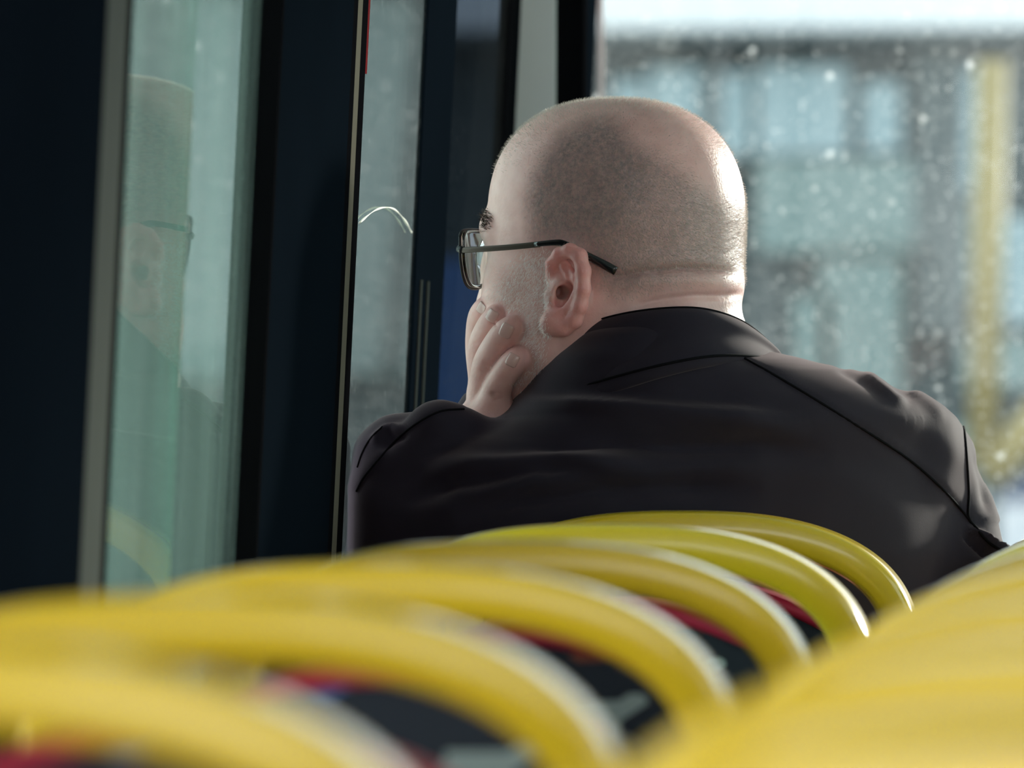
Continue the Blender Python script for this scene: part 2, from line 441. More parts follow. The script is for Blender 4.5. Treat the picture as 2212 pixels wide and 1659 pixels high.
# ------------------------------------------------------------------ outside
ZG = -2.9
bm = bmesh.new(); add_box(bm, -60, 60, 9.0, 120, ZG - 0.2, ZG)
tag(obj('street', bm, M['road'], None, False), None, None, None, 'structure')
YB = 30.0
TOPB = W(1700, 92, YB).z
bd = empty('station_building', (0, YB, ZG))
tag(bd, 'low dark teal glazed building across the street beyond the windscreen', 'building')
def panel(name, px0, py0, px1, py1, m, dep=0.0, th=0.12, lab=None):
    a, b = W(px0, py1, YB), W(px1, py0, YB)
    bm = bmesh.new(); add_box(bm, a.x, b.x, dep - th, dep, a.z - ZG, b.z - ZG)
    return obj(name, bm, m, bd, False)
bm = bmesh.new(); add_box(bm, -14, 14, 0.0, 8.0, 0.0, TOPB - ZG); obj('wall', bm, M['facade'], bd, False)
bm = bmesh.new(); add_box(bm, -14.1, 14.1, -0.25, 8.1, TOPB - ZG, TOPB - ZG + 0.04); obj('roof_edge', bm, M['facade'], bd, False)
bm = bmesh.new(); add_box(bm, -14, 14, -0.2, 8.0, TOPB - ZG + 0.04, TOPB - ZG + 1.5); obj('fascia', bm, M['fascia'], bd, False)
for (a, b, c, d) in ((1330, 175, 1395, 330), (1405, 150, 1520, 300), (1560, 160, 1625, 340), (1640, 145, 1835, 335), (1865, 180, 1950, 330), (2085, 150, 2125, 420), (2170, 470, 2290, 700)):
    panel('window', a, b, c, d, M['cyan'])
for (a, b, c, d) in ((1640, 345, 1975, 545), (1775, 560, 1950, 860), (1720, 640, 1800, 830), (1400, 420, 1560, 560), (2080, 730, 2300, 840), (1990, 920, 2130, 1000), (2090, 440, 2150, 640)):
    panel('window', a, b, c, d, M['teal'])
panel('pilaster', 1975, 110, 2085, 720, M['facade2'])
panel('pilaster', 1530, 120, 1556, 700, M['facade2'])
for px in list(range(2400, 3250, 210)) + list(range(-100, 700, 400)):
    panel('window', px, 1420, px + 150, 1900, M['teal'])
for px in range(1500, 2400, 210):
    panel('window', px, 1420, px + 150, 1900, M['teal'])
for px in (2420, 2640, 2860, 3080):
    panel('window', px, 160, px + 170, 420, M['cyan']); panel('window', px, 470, px + 170, 960, M['teal'])
panel('plinth', 1500, 1085, 3200, 1330, M['pale'], th=0.3)
panel('sill', 1500, 1030, 3200, 1085, M['darkblue'], th=0.2)
# the part of the front mirrored in, and seen through, the side panes
for px in range(-1300, 600, 230):
    panel('window', px, 120, px + 200, 980, M['green'])
for px, pw in ((3300, 215), (3560, 215), (3820, 215), (4080, 215), (4700, 395), (5100, 400), (5510, 300)):
    panel('window', px, 130, px + pw, 960, M['teal'])
yp = empty('street_post', W(2132, HZ, 19.0) * 1.0); yp.location.z = ZG
tag(yp, 'ochre yellow post with a slanting arm standing outside beyond the windscreen', 'post')
bm = bmesh.new()
hp = W(2132, 900, 19).z - ZG; ht = W(2132, 130, 19).z - ZG
tube(bm, [(0, 0, 0), (0, 0, hp - 0.1)], 0.03, 12)
obj('lower_post', bm, M['facade2'], yp)
bm = bmesh.new(); tube(bm, [(-0.01, 0, hp - 0.1), (0.012, 0, ht)], 0.036, 14); obj('post', bm, M['ypost'], yp)
bm = bmesh.new()
p0 = W(2135, 1030, 19); p1 = W(2260, 885, 19); b0 = Vector(yp.location)
tube(bm, [p0 - b0, p1 - b0], 0.045, 14); obj('arm', bm, M['ypost'], yp)
hd = empty('hoarding', W(930, HZ, 24) * 1.0); hd.location.z = ZG
tag(hd, 'bright blue hoarding outside seen through the dark corner pane', 'hoarding')
a, b = W(760, 560, 24), W(1100, 560, 24); zb = a.z - ZG
bm = bmesh.new(); add_box(bm, a.x - hd.location.x, b.x - hd.location.x, -0.03, 0.03, 0.15, zb); obj('board', bm, M['blue'], hd, False)
for px in (790, 1070):
    x = W(px, HZ, 24).x - hd.location.x
    bm = bmesh.new(); add_box(bm, x - 0.03, x + 0.03, 0.03, 0.09, 0, zb - 0.05); obj('post', bm, M['facade2'], hd, False)

# ------------------------------------------------------------------ seats
HA, HB, HN, TOP = 0.166, 0.0975, 2.5, 1.05
def arch(a, b, n, z_top, z_leg, foot, m=44):
    """points of an arched frame from the left foot over the top to the right foot"""
    up = []
    for i in range(m + 1):
        t = math.pi / 2 * i / m
        x = a * math.sin(t) ** (2 / n); z = z_top - b + b * math.cos(t) ** (2 / n)
        up.append((x, z))
    leg = [(a, z_top - b - 0.02), (a - 0.001, z_top - b - 0.05), (a - 0.002, z_leg + 0.10), (a + 0.012, z_leg + 0.04), (foot, z_leg - 0.06), (foot + 0.004, 0.52), (foot, 0.40)]
    r = up + leg
    return [(-x, z) for (x, z) in r[::-1]] + r[1:]

def slab(outline, y0, y1, bev, seg=3):
    bm = bmesh.new()
    f = bm.faces.new([bm.verts.new((x, y0, z)) for (x, z) in outline])
    r = bmesh.ops.extrude_face_region(bm, geom=[f])
    bmesh.ops.translate(bm, verts=[v for v in r['geom'] if isinstance(v, bmesh.types.BMVert)], vec=(0, y1 - y0, 0))
    bmesh.ops.recalc_face_normals(bm, faces=bm.faces[:])
    bevel(bm, bev, seg, 0.9)
    return bm

def cushion_outline(inset, z_lo, hi=None):
    pts = []
    N = 26
    for i in range(N + 1):
        x = -0.118 + 0.236 * i / N
        pts.append((x * (1 - inset / 0.118), TOP - 0.048 - 2.8 * x * x - inset))
    if hi is not None:
        return pts
    right = [(0.126, 0.94), (0.130, 0.90), (0.132, 0.84), (0.140, 0.78), (0.150, 0.72), (0.152, 0.60), (0.152, z_lo)]
    return [(-x, z) for (x, z) in right[::-1]] + pts + right

REC = math.tan(math.radians(15))
def rec(z): return -REC * (z - TOP)      # the back leans
def lean(bm):
    for v in bm.verts: v.co.y += rec(v.co.z)
    return bm

def make_seat():
    root = empty('bus_seat')
    A = arch(HA - 0.0128, HB - 0.0128, HN, TOP - 0.0128, 0.80, 0.158)
    bm = bmesh.new()
    sweep(bm, [(x, rec(z), z) for (x, z) in A], oval(0.032, 0.0128, 28, 5.0), side=(0, 1, 0))
    h = obj('handle', bm, M['yellow'], root); h['label'] = 'yellow plastic hoop'
    bc = lean(slab(cushion_outline(0.0, 0.46), -0.018, 0.045, 0.012))
    c = obj('backrest', bc, M['moquette'], root)
    top = cushion_outline(0.0, 0, True)
    bm = bmesh.new()
    sweep(bm, [(x, 0.0135 + rec(z), z - 0.004) for (x, z) in top[2:-2]], oval(0.0330, 0.0062, 18, 3.2), side=(0, 1, 0))
    p = obj('piping', bm, M['red_trim'], c); p['label'] = 'red top edge'
    bm = bmesh.new(); add_box(bm, -0.168, 0.168, 0.10, 0.50, 0.40, 0.47); bevel(bm, 0.02, 3); obj('seat_cushion', bm, M['moquette'], root)
    bm = bmesh.new(); add_box(bm, -0.17, 0.17, 0.08, 0.46, 0.36, 0.40); add_box(bm, -0.12, -0.08, 0.16, 0.38, 0.0, 0.36); add_box(bm, 0.08, 0.12, 0.16, 0.38, 0.0, 0.36)
    obj('pedestal', bm, M['metal'], root, False)
    return root

def copy_tree(o, parent=None):
    c = o.copy(); C.objects.link(c)
    if parent is not None: c.parent = parent
    for ch in o.children: copy_tree(ch, c)
    return c

D1, PITCH = 5.81, 0.675
XWIN, XAIS = -0.397, -0.040
win_lab = ['yellow hooped seat the man in the dark jacket leans against',
           'yellow hooped seat one row behind the seated man, its right rim gleaming white',
           'yellow hooped seat two rows behind the man, red band showing through its hoop',
           'yellow hooped seat three rows behind the man, pale patch showing through its hoop',
           'yellow hooped seat near the window, second closest of its line to the viewer',
           'big blurred yellow hooped seat at the lower left corner, blue patch beneath its hoop']
ais_lab = ['yellow hooped aisle seat in line with the man at the right edge of the photo',
           'yellow hooped aisle seat one row behind the man at the right edge',
           'yellow hooped aisle seat two rows behind the man, at right below the dark sleeve',
           'yellow hooped aisle seat three rows behind the man, middle of the aisle line',
           'large blurred yellow aisle seat rising from the bottom at right',
           'strongly blurred yellow aisle seat at right, second closest to the viewer',
           'nearest and most blurred yellow aisle seat along the bottom right edge']
seat0 = make_seat()
first = True
for i in range(6):
    o = seat0 if first else copy_tree(seat0)
    first = False
    o.location = (XWIN, D1 - PITCH * i, 0)
    tag(o, win_lab[i], 'seat', 'yellow hooped window seats')
for i in range(7):
    o = copy_tree(seat0)
    o.location = (XAIS, D1 - PITCH * i, 0)
    tag(o, ais_lab[i], 'seat', 'yellow hooped aisle seats')

# ------------------------------------------------------------------ the man: fields and meshing
D0 = 6.0
P0 = None
def root_loc():
    u = (1324 - CX) / FPX; v = (HZ - 470) / FPX
    return Vector(((u * CP - SP) * D0, (u * SP + CP) * D0, ZC + v * D0))
def L(px, py, yl=0.0):
    s = (D0 + yl) / FPX
    return np.array([(px - CX) * s - (1324 - CX) * D0 / FPX, yl, (HZ - py) * s - (HZ - 470) * D0 / FPX])
def topix(V):
    s = (D0 + V[:, 1]) / FPX
    return (V[:, 0] + (1324 - CX) * D0 / FPX) / s + CX, HZ - (V[:, 2] + (HZ - 470) * D0 / FPX) / s
TH = math.radians(65)
HF = np.array([-math.sin(TH), math.cos(TH), 0]); HL = np.array([-math.cos(TH), -math.sin(TH), 0]); HU = np.array([0, 0, 1.0])
HO = np.array([0.0012, 0.0, 0.0])
def H(f, l, u): return HO + HF * f + HL * l + HU * u
HR = np.array([HF, HL, HU])

class Field:
    def __init__(s, xs, ys, zs):
        s.xs, s.ys, s.zs = [np.asarray(a, np.float32) for a in (xs, ys, zs)]
        s.F = np.full((len(s.xs), len(s.ys), len(s.zs)), 1.0, np.float32)
    def sl(s, lo, hi):
        r = []
        for a, l, h in zip((s.xs, s.ys, s.zs), lo, hi):
            i0 = max(0, np.searchsorted(a, l) - 1); i1 = min(len(a), np.searchsorted(a, h) + 1)
            r.append(slice(i0, i1))
        return tuple(r)
    def op(s, prim, k=0.01, sub=False):
        fn, lo, hi = prim
        pad = k + 0.012
        S = s.sl(np.array(lo) - pad, np.array(hi) + pad)
        if any(q.stop <= q.start for q in S): return
        X = s.xs[S[0]][:, None, None]; Y = s.ys[S[1]][None, :, None]; Z = s.zs[S[2]][None, None, :]
        b = fn(X, Y, Z).astype(np.float32); a = s.F[S]
        if sub: a = -a
        if k > 1e-6:
            h = np.clip(0.5 + 0.5 * (a - b) / k, 0, 1)
            r = a * (1 - h) + b * h - k * h * (1 - h)
        else:
            r = np.minimum(a, b)
        s.F[S] = -r if sub else r
    def add(s, prim, k=0.01): s.op(prim, k)
    def cut(s, prim, k=0.005): s.op(prim, k, True)
    def mesh(s):
        F = s.F; ins = F < 0
        nx, ny, nz = F.shape
        cs = np.zeros((nx - 1, ny - 1, nz - 1), np.int8)
        for i in (0, 1):
            for j in (0, 1):
                for k in (0, 1):
                    cs += ins[i:nx - 1 + i, j:ny - 1 + j, k:nz - 1 + k]
        act = (cs > 0) & (cs < 8)
        ci, cj, ck = np.nonzero(act)
        idx = np.full(act.shape, -1, np.int32); idx[ci, cj, ck] = np.arange(len(ci))
        acc = np.zeros((len(ci), 3)); cnt = np.zeros(len(ci))
        co = [(i, j, k) for i in (0, 1) for j in (0, 1) for k in (0, 1)]
        ax = (s.xs.astype(float), s.ys.astype(float), s.zs.astype(float))
        def pos(c): return np.stack([ax[0][ci + c[0]], ax[1][cj + c[1]], ax[2][ck + c[2]]], 1)
        for a in co:
            for d in range(3):
                if a[d]: continue
                b = list(a); b[d] = 1
                fa = F[ci + a[0], cj + a[1], ck + a[2]].astype(float); fb = F[ci + b[0], cj + b[1], ck + b[2]].astype(float)
                m = (fa < 0) != (fb < 0)
                t = np.where(m, fa / np.where(m, fa - fb, 1), 0)[:, None]
                p = pos(a) * (1 - t) + pos(b) * t
                acc += p * m[:, None]; cnt += m
        V = acc / cnt[:, None]
        quads = []
        for d in range(3):
            e1, e2 = [(1, 2), (2, 0), (0, 1)][d]
            sa = [slice(0, n) for n in F.shape]; sb = [slice(0, n) for n in F.shape]
            sa[d] = slice(0, F.shape[d] - 1); sb[d] = slice(1, F.shape[d])
            A, B = ins[tuple(sa)], ins[tuple(sb)]
            ch = A != B
            g = list(np.nonzero(ch)); fl = A[tuple(g)]
            ok = (g[e1] > 0) & (g[e2] > 0) & (g[e1] < F.shape[e1] - 1) & (g[e2] < F.shape[e2] - 1)
            g = [q[ok] for q in g]; fl = fl[ok]
            def cell(o1, o2):
                c = [q.copy() for q in g]; c[e1] = c[e1] - o1; c[e2] = c[e2] - o2
                return idx[c[0], c[1], c[2]]
            q = np.stack([cell(1, 1), cell(0, 1), cell(0, 0), cell(1, 0)], 1)
            q[~fl] = q[~fl][:, ::-1]
            quads.append(q)
        return V, np.concatenate(quads)

def ell(c, r, R=None, n=2.0):
    c = np.array(c, float); r = np.array(r, float)
    R = np.eye(3) if R is None else R
    def fn(X, Y, Z):
        d = (X - c[0], Y - c[1], Z - c[2])
        q = [R[i][0] * d[0] + R[i][1] * d[1] + R[i][2] * d[2] for i in range(3)]
        if n == 2.0:
            k0 = np.sqrt((q[0] / r[0]) ** 2 + (q[1] / r[1]) ** 2 + (q[2] / r[2]) ** 2)
            k1 = np.sqrt((q[0] / r[0] ** 2) ** 2 + (q[1] / r[1] ** 2) ** 2 + (q[2] / r[2] ** 2) ** 2) + 1e-9
            return k0 * (k0 - 1) / k1
        k0 = (abs(q[0] / r[0]) ** n + abs(q[1] / r[1]) ** n + abs(q[2] / r[2]) ** n) ** (1 / n)
        return (k0 - 1) * r.min()
    e = np.sqrt(((R.T * r) ** 2).sum(1)) * (1.0 if n == 2 else 1.25)
    return fn, c - e, c + e
def ball(c, r): return ell(c, (r, r, r))
def cone(a, b, ra, rb):
    a = np.array(a, float); b = np.array(b, float); ab = b - a; L2 = (ab ** 2).sum()
    def fn(X, Y, Z):
        t = np.clip(((X - a[0]) * ab[0] + (Y - a[1]) * ab[1] + (Z - a[2]) * ab[2]) / L2, 0, 1)
        return np.sqrt((X - a[0] - ab[0] * t) ** 2 + (Y - a[1] - ab[1] * t) ** 2 + (Z - a[2] - ab[2] * t) ** 2) - (ra + (rb - ra) * t)
    return fn, np.minimum(a - ra, b - rb), np.maximum(a + ra, b + rb)
def chain(P, R):
    """one primitive: a smooth tapered tube through the points"""
    P = [np.array(p, float) for p in P]
    segs = [cone(P[i], P[i + 1], R[i], R[i + 1]) for i in range(len(P) - 1)]
    lo = np.min([s[1] for s in segs], 0); hi = np.max([s[2] for s in segs], 0)
    def fn(X, Y, Z):
        d = segs[0][0](X, Y, Z)
        for s in segs[1:]:
            b = s[0](X, Y, Z); k = 0.0025
            h = np.clip(0.5 + 0.5 * (d - b) / k, 0, 1); d = d * (1 - h) + b * h - k * h * (1 - h)
        return d
    return fn, lo, hi
def axis(*parts):
    """grid coordinates from (start, end, step) runs"""
    out = []
    for a, b, s in parts:
        n = max(1, int(round((b - a) / s))); out.append(np.linspace(a, b, n, endpoint=False))
    out.append([parts[-1][1]])
    return np.concatenate(out)

def np_mesh(name, V, Q):
    me = bpy.data.meshes.new(name)
    me.vertices.add(len(V)); me.vertices.foreach_set('co', V.astype(np.float32).ravel())
    me.loops.add(Q.size); me.loops.foreach_set('vertex_index', Q.astype(np.int32).ravel())
    me.polygons.add(len(Q)); me.polygons.foreach_set('loop_start', np.arange(0, Q.size, 4, dtype=np.int32))
    try: me.polygons.foreach_set('loop_total', np.full(len(Q), 4, np.int32))
    except Exception: pass
    me.update(calc_edges=True); me.validate()
    return me
def relax(V, Q, it=2, lam=0.5):
    e = np.concatenate([Q[:, [0, 1]], Q[:, [1, 2]], Q[:, [2, 3]], Q[:, [3, 0]]])
    e = np.concatenate([e, e[:, ::-1]])
    n = np.bincount(e[:, 0], minlength=len(V)).astype(float)
    for k in range(it * 2):
        s = np.stack([np.bincount(e[:, 0], weights=V[e[:, 1], d], minlength=len(V)) for d in range(3)], 1)
        d = s / np.maximum(n, 1)[:, None] - V
        V = V + d * (lam if k % 2 == 0 else -lam * 0.98 - 0.02)
    return V
def normals(V, Q):
    a = V[Q[:, 2]] - V[Q[:, 0]]; b = V[Q[:, 3]] - V[Q[:, 1]]
    fn = np.cross(a, b)
    N = np.zeros_like(V)
    for k in range(4):
        for d in range(3): N[:, d] += np.bincount(Q[:, k], weights=fn[:, d], minlength=len(V))
    return N / np.maximum(np.linalg.norm(N, axis=1), 1e-12)[:, None]
def poly_dist(px, py, line):
    """distance in pixels from points to a polyline, and the position 0..1 along it"""
    best = np.full(px.shape, 1e9); pos = np.zeros(px.shape)
    n = len(line) - 1
    for i in range(n):
        (x0, y0), (x1, y1) = line[i], line[i + 1]
        dx, dy = x1 - x0, y1 - y0
        t = np.clip(((px - x0) * dx + (py - y0) * dy) / (dx * dx + dy * dy), 0, 1)
        d = np.hypot(px - x0 - dx * t, py - y0 - dy * t)
        m = d < best; best = np.where(m, d, best); pos = np.where(m, (i + t) / n, pos)
    return best, pos
def in_poly(px, py, P):
    r = np.zeros(px.shape, bool); j = len(P) - 1
    for i in range(len(P)):
        xi, yi = P[i]; xj, yj = P[j]
        with np.errstate(divide='ignore', invalid='ignore'):
            c = ((yi > py) != (yj > py)) & (px < (xj - xi) * (py - yi) / (yj - yi + 1e-12) + xi)
        r ^= c; j = i
    return r
def soft_poly(px, py, P, w):
    d, _ = poly_dist(px, py, list(P) + [P[0]])
    s = np.where(in_poly(px, py, P), d, -d)
    return np.clip(0.5 + s / w, 0, 1)

# ------------------------------------------------------------------ the man: body
ROOT = empty('person', root_loc(), PSI)
tag(ROOT, 'balding man in glasses and dark jacket resting his chin in his hand, seen from behind', 'person')

FB = Field(axis((-0.30, -0.118, 0.009), (-0.118, 0.108, 0.0013), (0.108, 0.36, 0.009)),
           axis((-0.20, -0.115, 0.008), (-0.115, 0.06, 0.0013), (0.06, 0.125, 0.0025), (0.125, 0.86, 0.012)),
           axis((-1.245, -0.32, 0.014), (-0.32, -0.165, 0.007), (-0.165, 0.093, 0.0013)))
# skull and face
FB.add(ell(H(-0.0015, 0, 0), (0.0925, 0.0775, 0.0857), HR, 2.35), 0.0)
FB.add(ell(H(0.030, 0, -0.058), (0.062, 0.064, 0.072), HR), 0.028)
FB.add(ell(H(0.040, 0, -0.104), (0.052, 0.058, 0.040), HR), 0.030)
FB.add(ball(H(0.082, 0, -0.134), 0.019), 0.03)
for s in (-1, 1):
    FB.add(ell(H(0.047, s * 0.036, -0.084), (0.034, 0.028, 0.036), HR), 0.025)
    FB.add(ball(H(0.058, s * 0.043, -0.052), 0.017), 0.02)
    FB.add(ell(H(0.0, s * 0.055, -0.095), (0.034, 0.020, 0.034), HR), 0.03)
    FB.cut(ball(H(0.097, s * 0.034, -0.033), 0.017), 0.012)
    FB.add(chain([H(0.0825, s * 0.010, -0.012), H(0.0825, s * 0.028, -0.007), H(0.0725, s * 0.047, -0.011)], [0.008, 0.0085, 0.007]), 0.012)
FB.add(chain([H(0.086, 0, -0.018), H(0.095, 0, -0.045), H(0.0985, 0, -0.060)], [0.008, 0.009, 0.0105]), 0.012)
for s in (-1, 1): FB.add(ball(H(0.0895, s * 0.013, -0.064), 0.0085), 0.008)
FB.add(chain([H(0.082, -0.022, -0.097), H(0.091, 0, -0.092), H(0.082, 0.022, -0.097)], [0.005, 0.007, 0.005]), 0.006)
FB.add(chain([H(0.081, -0.019, -0.105), H(0.088, 0, -0.106), H(0.081, 0.019, -0.105)], [0.005, 0.008, 0.005]), 0.006)
FB.cut(chain([H(0.086, -0.024, -0.101), H(0.096, 0, -0.099), H(0.086, 0.024, -0.101)], [0.0015, 0.002, 0.0015]), 0.003)
# neck
FB.add(cone(H(-0.026, 0, -0.055), H(-0.034, 0, -0.17), 0.0655, 0.067), 0.018)
FB.add(ell(H(-0.045, 0, -0.050), (0.046, 0.055, 0.020), HR), 0.012)
# ears: near one modelled from the photo, far one its mirror
def mirror_l(p):
    p = np.array(p, float); l = (p - HO) @ HL
    return p - 2 * l * HL
helix = [L(1190, 598, -.0665), L(1192, 570, -.074), L(1208, 549, -.079), L(1232, 541, -.084), L(1252, 553, -.088), L(1260, 585, -.091), L(1260, 625, -.091), L(1253, 662, -.089), L(1240, 692, -.085), L(1220, 707, -.081)]
helr = [0.0042, 0.0044, 0.0046, 0.0050, 0.0054, 0.0054, 0.0052, 0.0054, 0.0060, 0.0066]
anti = [L(1222, 575, -.079), L(1237, 600, -.083), L(1240, 635, -.084), L(1233, 663, -.083), L(1213, 676, -.081)]
for mir in (False, True):
    g = mirror_l if mir else (lambda p: np.array(p, float))
    R_ear = HR
    FB.add(chain([g(L(1222, 585, -.066)), g(L(1228, 640, -.068)), g(L(1212, 690, -.067))], [0.011, 0.013, 0.010]), 0.006)
    FB.add(chain([g(p) for p in helix], helr), 0.0035)
    FB.add(chain([g(p) for p in anti], [0.004, 0.0048, 0.005, 0.005, 0.0045]), 0.003)
    FB.add(ell(g(L(1197, 697, -.077)), (0.0105, 0.0085, 0.0105)), 0.006)
    FB.add(ball(g(L(1196, 640, -.074)), 0.0075), 0.006)
    FB.cut(chain([g(L(1222, 606, -.090)), g(L(1222, 630, -.082)), g(L(1215, 650, -.080))], [0.0045, 0.0058, 0.0050]), 0.003)
    FB.cut(chain([g(L(1219, 632, -.080)), g(L(1207, 632, -.066)), g(L(1200, 630, -.054))], [0.0052, 0.0046, 0.004]), 0.002)
    FB.cut(chain([g(L(1209, 566, -.090)), g(L(1216, 580, -.086)), g(L(1224, 596, -.087))], [0.0040, 0.0050, 0.0035]), 0.002)
# hand: palm, four fingers, thumb under the jaw, wrist
hand_k = 0.004
fing = {
    'index': ([L(1050, 862, .014), L(1041, 800, .012), L(1034, 742, .010), L(1037, 688, -.002), L(1052, 662, -.013)], [0.0100, 0.0098, 0.0090, 0.0084, 0.0078]),
    'middle': ([L(1054, 872, .0), L(1043, 805, -.006), L(1040, 752, -.012), L(1057, 706, -.024), L(1077, 680, -.032)], [0.0104, 0.0098, 0.0094, 0.0088, 0.0081]),
    'ring': ([L(1060, 884, -.010), L(1047, 842, -.018), L(1053, 786, -.030), L(1083, 731, -.041), L(1109, 706, -.0455)], [0.0105, 0.0100, 0.0101, 0.0094, 0.0085]),
    'little': ([L(1062, 902, -.016), L(1064, 870, -.027), L(1078, 828, -.038), L(1103, 791, -.047), L(1121, 772, -.0495)], [0.0100, 0.0100, 0.0093, 0.0088, 0.0080]),
}
def finger(name):
    P, R = fing[name]
    # gently rounded joints
    P2 = catmull(P, 4); R2 = np.interp(np.linspace(0, 1, len(P2)), np.linspace(0, 1, len(R)), R)
    return chain(P2, list(R2))
HANDF = Field(FB.xs, FB.ys, FB.zs)
for nme in ('index', 'middle', 'ring', 'little'):
    HANDF.add(finger(nme), 0.0005)
HANDF.add(chain([L(1058, 850, .02), L(1070, 880, .006), L(1080, 905, -.002)], [0.016, 0.016, 0.015]), 0.006)
HANDF.add(chain([L(1080, 870, .03), L(1085, 910, .02), L(1085, 960, .022)], [0.020, 0.024, 0.026]), 0.012)
HANDF.add(chain([L(1085, 900, .02), L(1130, 870, .01), L(1165, 850, -.002)], [0.013, 0.011, 0.009]), 0.008)
HANDF.add(chain([L(1085, 950, .022), L(1020, 1120, .10), L(985, 1340, .18)], [0.026, 0.034, 0.042]), 0.01)
k = 0.0012
a_, b_ = FB.F, HANDF.F
hh = np.clip(0.5 + 0.5 * (a_ - b_) / k, 0, 1)
FB.F = a_ * (1 - hh) + b_ * hh - k * hh * (1 - hh)
hand_field = HANDF
# torso, arms, legs (inside the clothes)
FB.add(chain([H(-0.034, 0, -0.16), L(1470, 960, -.02), L(1470, 1300, .02), L(1460, 1900, .16), L(1450, 2450, .22)], [0.062, 0.085, 0.10, 0.105, 0.12]), 0.03)
FB.add(chain([L(1120, 1020, -.02), L(1420, 930, -.01), L(1890, 1020, .05)], [0.036, 0.05, 0.038]), 0.03)
FB.add(chain([L(935, 1000, -.02), L(945, 1160, .07), L(985, 1350, .18)], [0.038, 0.042, 0.038]), 0.03)
FB.add(chain([L(1880, 1030, .05), L(2030, 1250, .07), L(2115, 1650, .08)], [0.036, 0.031, 0.030]), 0.02)
FB.add(chain([L(2115, 1650, .08), L(2000, 2050, .22)], [0.030, 0.026]), 0.02)
FB.add(ell(L(2000, 2080, .25), (0.045, 0.05, 0.025)), 0.02)
for s in (-1, 1):
    hip = L(1560, 2560, .24) + np.array([s * 0.09, 0, 0]); kn = hip + np.array([s * 0.05, 0.42, 0.02])
    FB.add(chain([hip, kn, kn + np.array([0, 0.02, -0.42])], [0.085, 0.06, 0.045]), 0.03)
    FB.add(chain([kn + np.array([0, 0.02, -0.43]), kn + np.array([0, 0.10, -0.445])], [0.04, 0.035]), 0.02)
V, Q = FB.mesh()
V = relax(V, Q, 2, 0.45)
N = normals(V, Q)
px, py = topix(V)
near = ((V - HO) @ HL) > -0.02
# creases: rolls of the nape, wrinkles before the ear, knuckles
def crease(line, wid, amp, nr=1.0, cond=True):
    global V
    d, t = poly_dist(px, py, line)
    a = amp * np.exp(-(d / wid) ** 2) * np.clip(np.minimum(t, 1 - t) * 5, 0, 1) * cond
    V = V - N * a[:, None]
head_zone = near & (py < 760) & (px > 1100) & (V[:, 1] < 0.03)
crease([(1300, 602), (1350, 594), (1420, 584), (1480, 579), (1540, 582), (1600, 590)], 6, 0.0026, cond=head_zone)
crease([(1300, 575), (1380, 566), (1480, 560), (1600, 566)], 14, -0.0012, cond=head_zone)
crease([(1310, 622), (1400, 611), (1500, 604), (1610, 612)], 16, -0.0018, cond=head_zone)
crease([(1360, 662), (1430, 648), (1500, 640), (1560, 640), (1610, 632)], 8, 0.0026, cond=head_zone)
for i in range(6):
    x = 1172 - i * 9
    crease([(x + 22, 600 + i * 4), (x + 6, 650), (x - 6, 700)], 3.5, 0.0005, cond=head_zone)
hv = near & (px < 1130) & (py > 640) & (V[:, 1] < 0.02)
for ln in ([(1022, 742), (1036, 740)], [(1036, 790), (1062, 797)], [(1034, 798), (1060, 806)], [(1040, 782), (1064, 788)], [(1062, 868), (1084, 860)], [(1060, 850), (1082, 848)], [(1074, 705), (1060, 694)]):
    crease(ln, 2.5, 0.0007, cond=hv)
N = normals(V, Q)
# skin tones
V0 = (V - HO)
xm = -math.sin(TH) * (V0 @ HF) - math.cos(TH) * abs(V0 @ HL)
pm, qm = 1324 + 3000 * (xm + HO[0]), 470 - 3000 * V0[:, 2]
base = np.array([0.78, 0.475, 0.44])
tone = np.tile(base, (len(V), 1))
def blend(mask, col, amt=1.0):
    global tone
    m = (mask * amt)[:, None]; tone = tone * (1 - m) + np.array(col) * m
isear = np.clip(1 - np.min([np.linalg.norm(V - np.array(p), axis=1) for p in helix[1:] + anti + [L(1197, 697, -.077)]], 0) / 0.012, 0, 1) ** 0.5
hairP = [(1148, 520), (1140, 440), (1150, 390), (1170, 345), (1212, 295), (1255, 272), (1300, 262), (1335, 275), (1352, 312), (1420, 345), (1490, 395), (1550, 440), (1625, 460), (1625, 600), (1520, 600), (1400, 620), (1330, 640), (1290, 610), (1262, 545), (1215, 528)]
hm = soft_poly(pm, qm, hairP, 46) * (V0[:, 2] > -0.075) * (1 - isear)
front = soft_poly(pm, qm, [(1148, 500), (1140, 430), (1150, 385), (1170, 345), (1212, 295), (1255, 272), (1300, 262), (1340, 285), (1380, 340), (1400, 420), (1330, 500), (1250, 520)], 42)
hairiness = np.clip(hm * 0.60 + front * 0.24, 0, 1)
beardP = [(1152, 548), (1206, 552), (1188, 640), (1178, 722), (1160, 800), (1120, 830), (1108, 760), (1098, 700), (1066, 650), (1084, 600), (1120, 566)]
bmk = soft_poly(pm, qm, beardP, 40) * (1 - isear) * np.clip((1195 - px) / 12, 0, 1)
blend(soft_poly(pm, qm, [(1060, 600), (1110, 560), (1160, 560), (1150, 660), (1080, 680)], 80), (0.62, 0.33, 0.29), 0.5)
blend(isear, (0.78, 0.27, 0.25), 0.9)
hz_ = (px < 1135) & (V[:, 1] < 0.06) & (py > 640)
hd_ = np.full(len(V), 9.0)
for nme in fing:
    for p in fing[nme][0]: hd_ = np.minimum(hd_, np.linalg.norm(V - p, axis=1))
blend(np.clip(1.6 - hd_ / 0.014, 0, 1) * hz_, (0.66, 0.38, 0.34), 0.8)
for nme in fing:
    blend(np.clip(1 - np.linalg.norm(V - fing[nme][0][-1], axis=1) / 0.014, 0, 1), (0.68, 0.25, 0.24), 0.8)
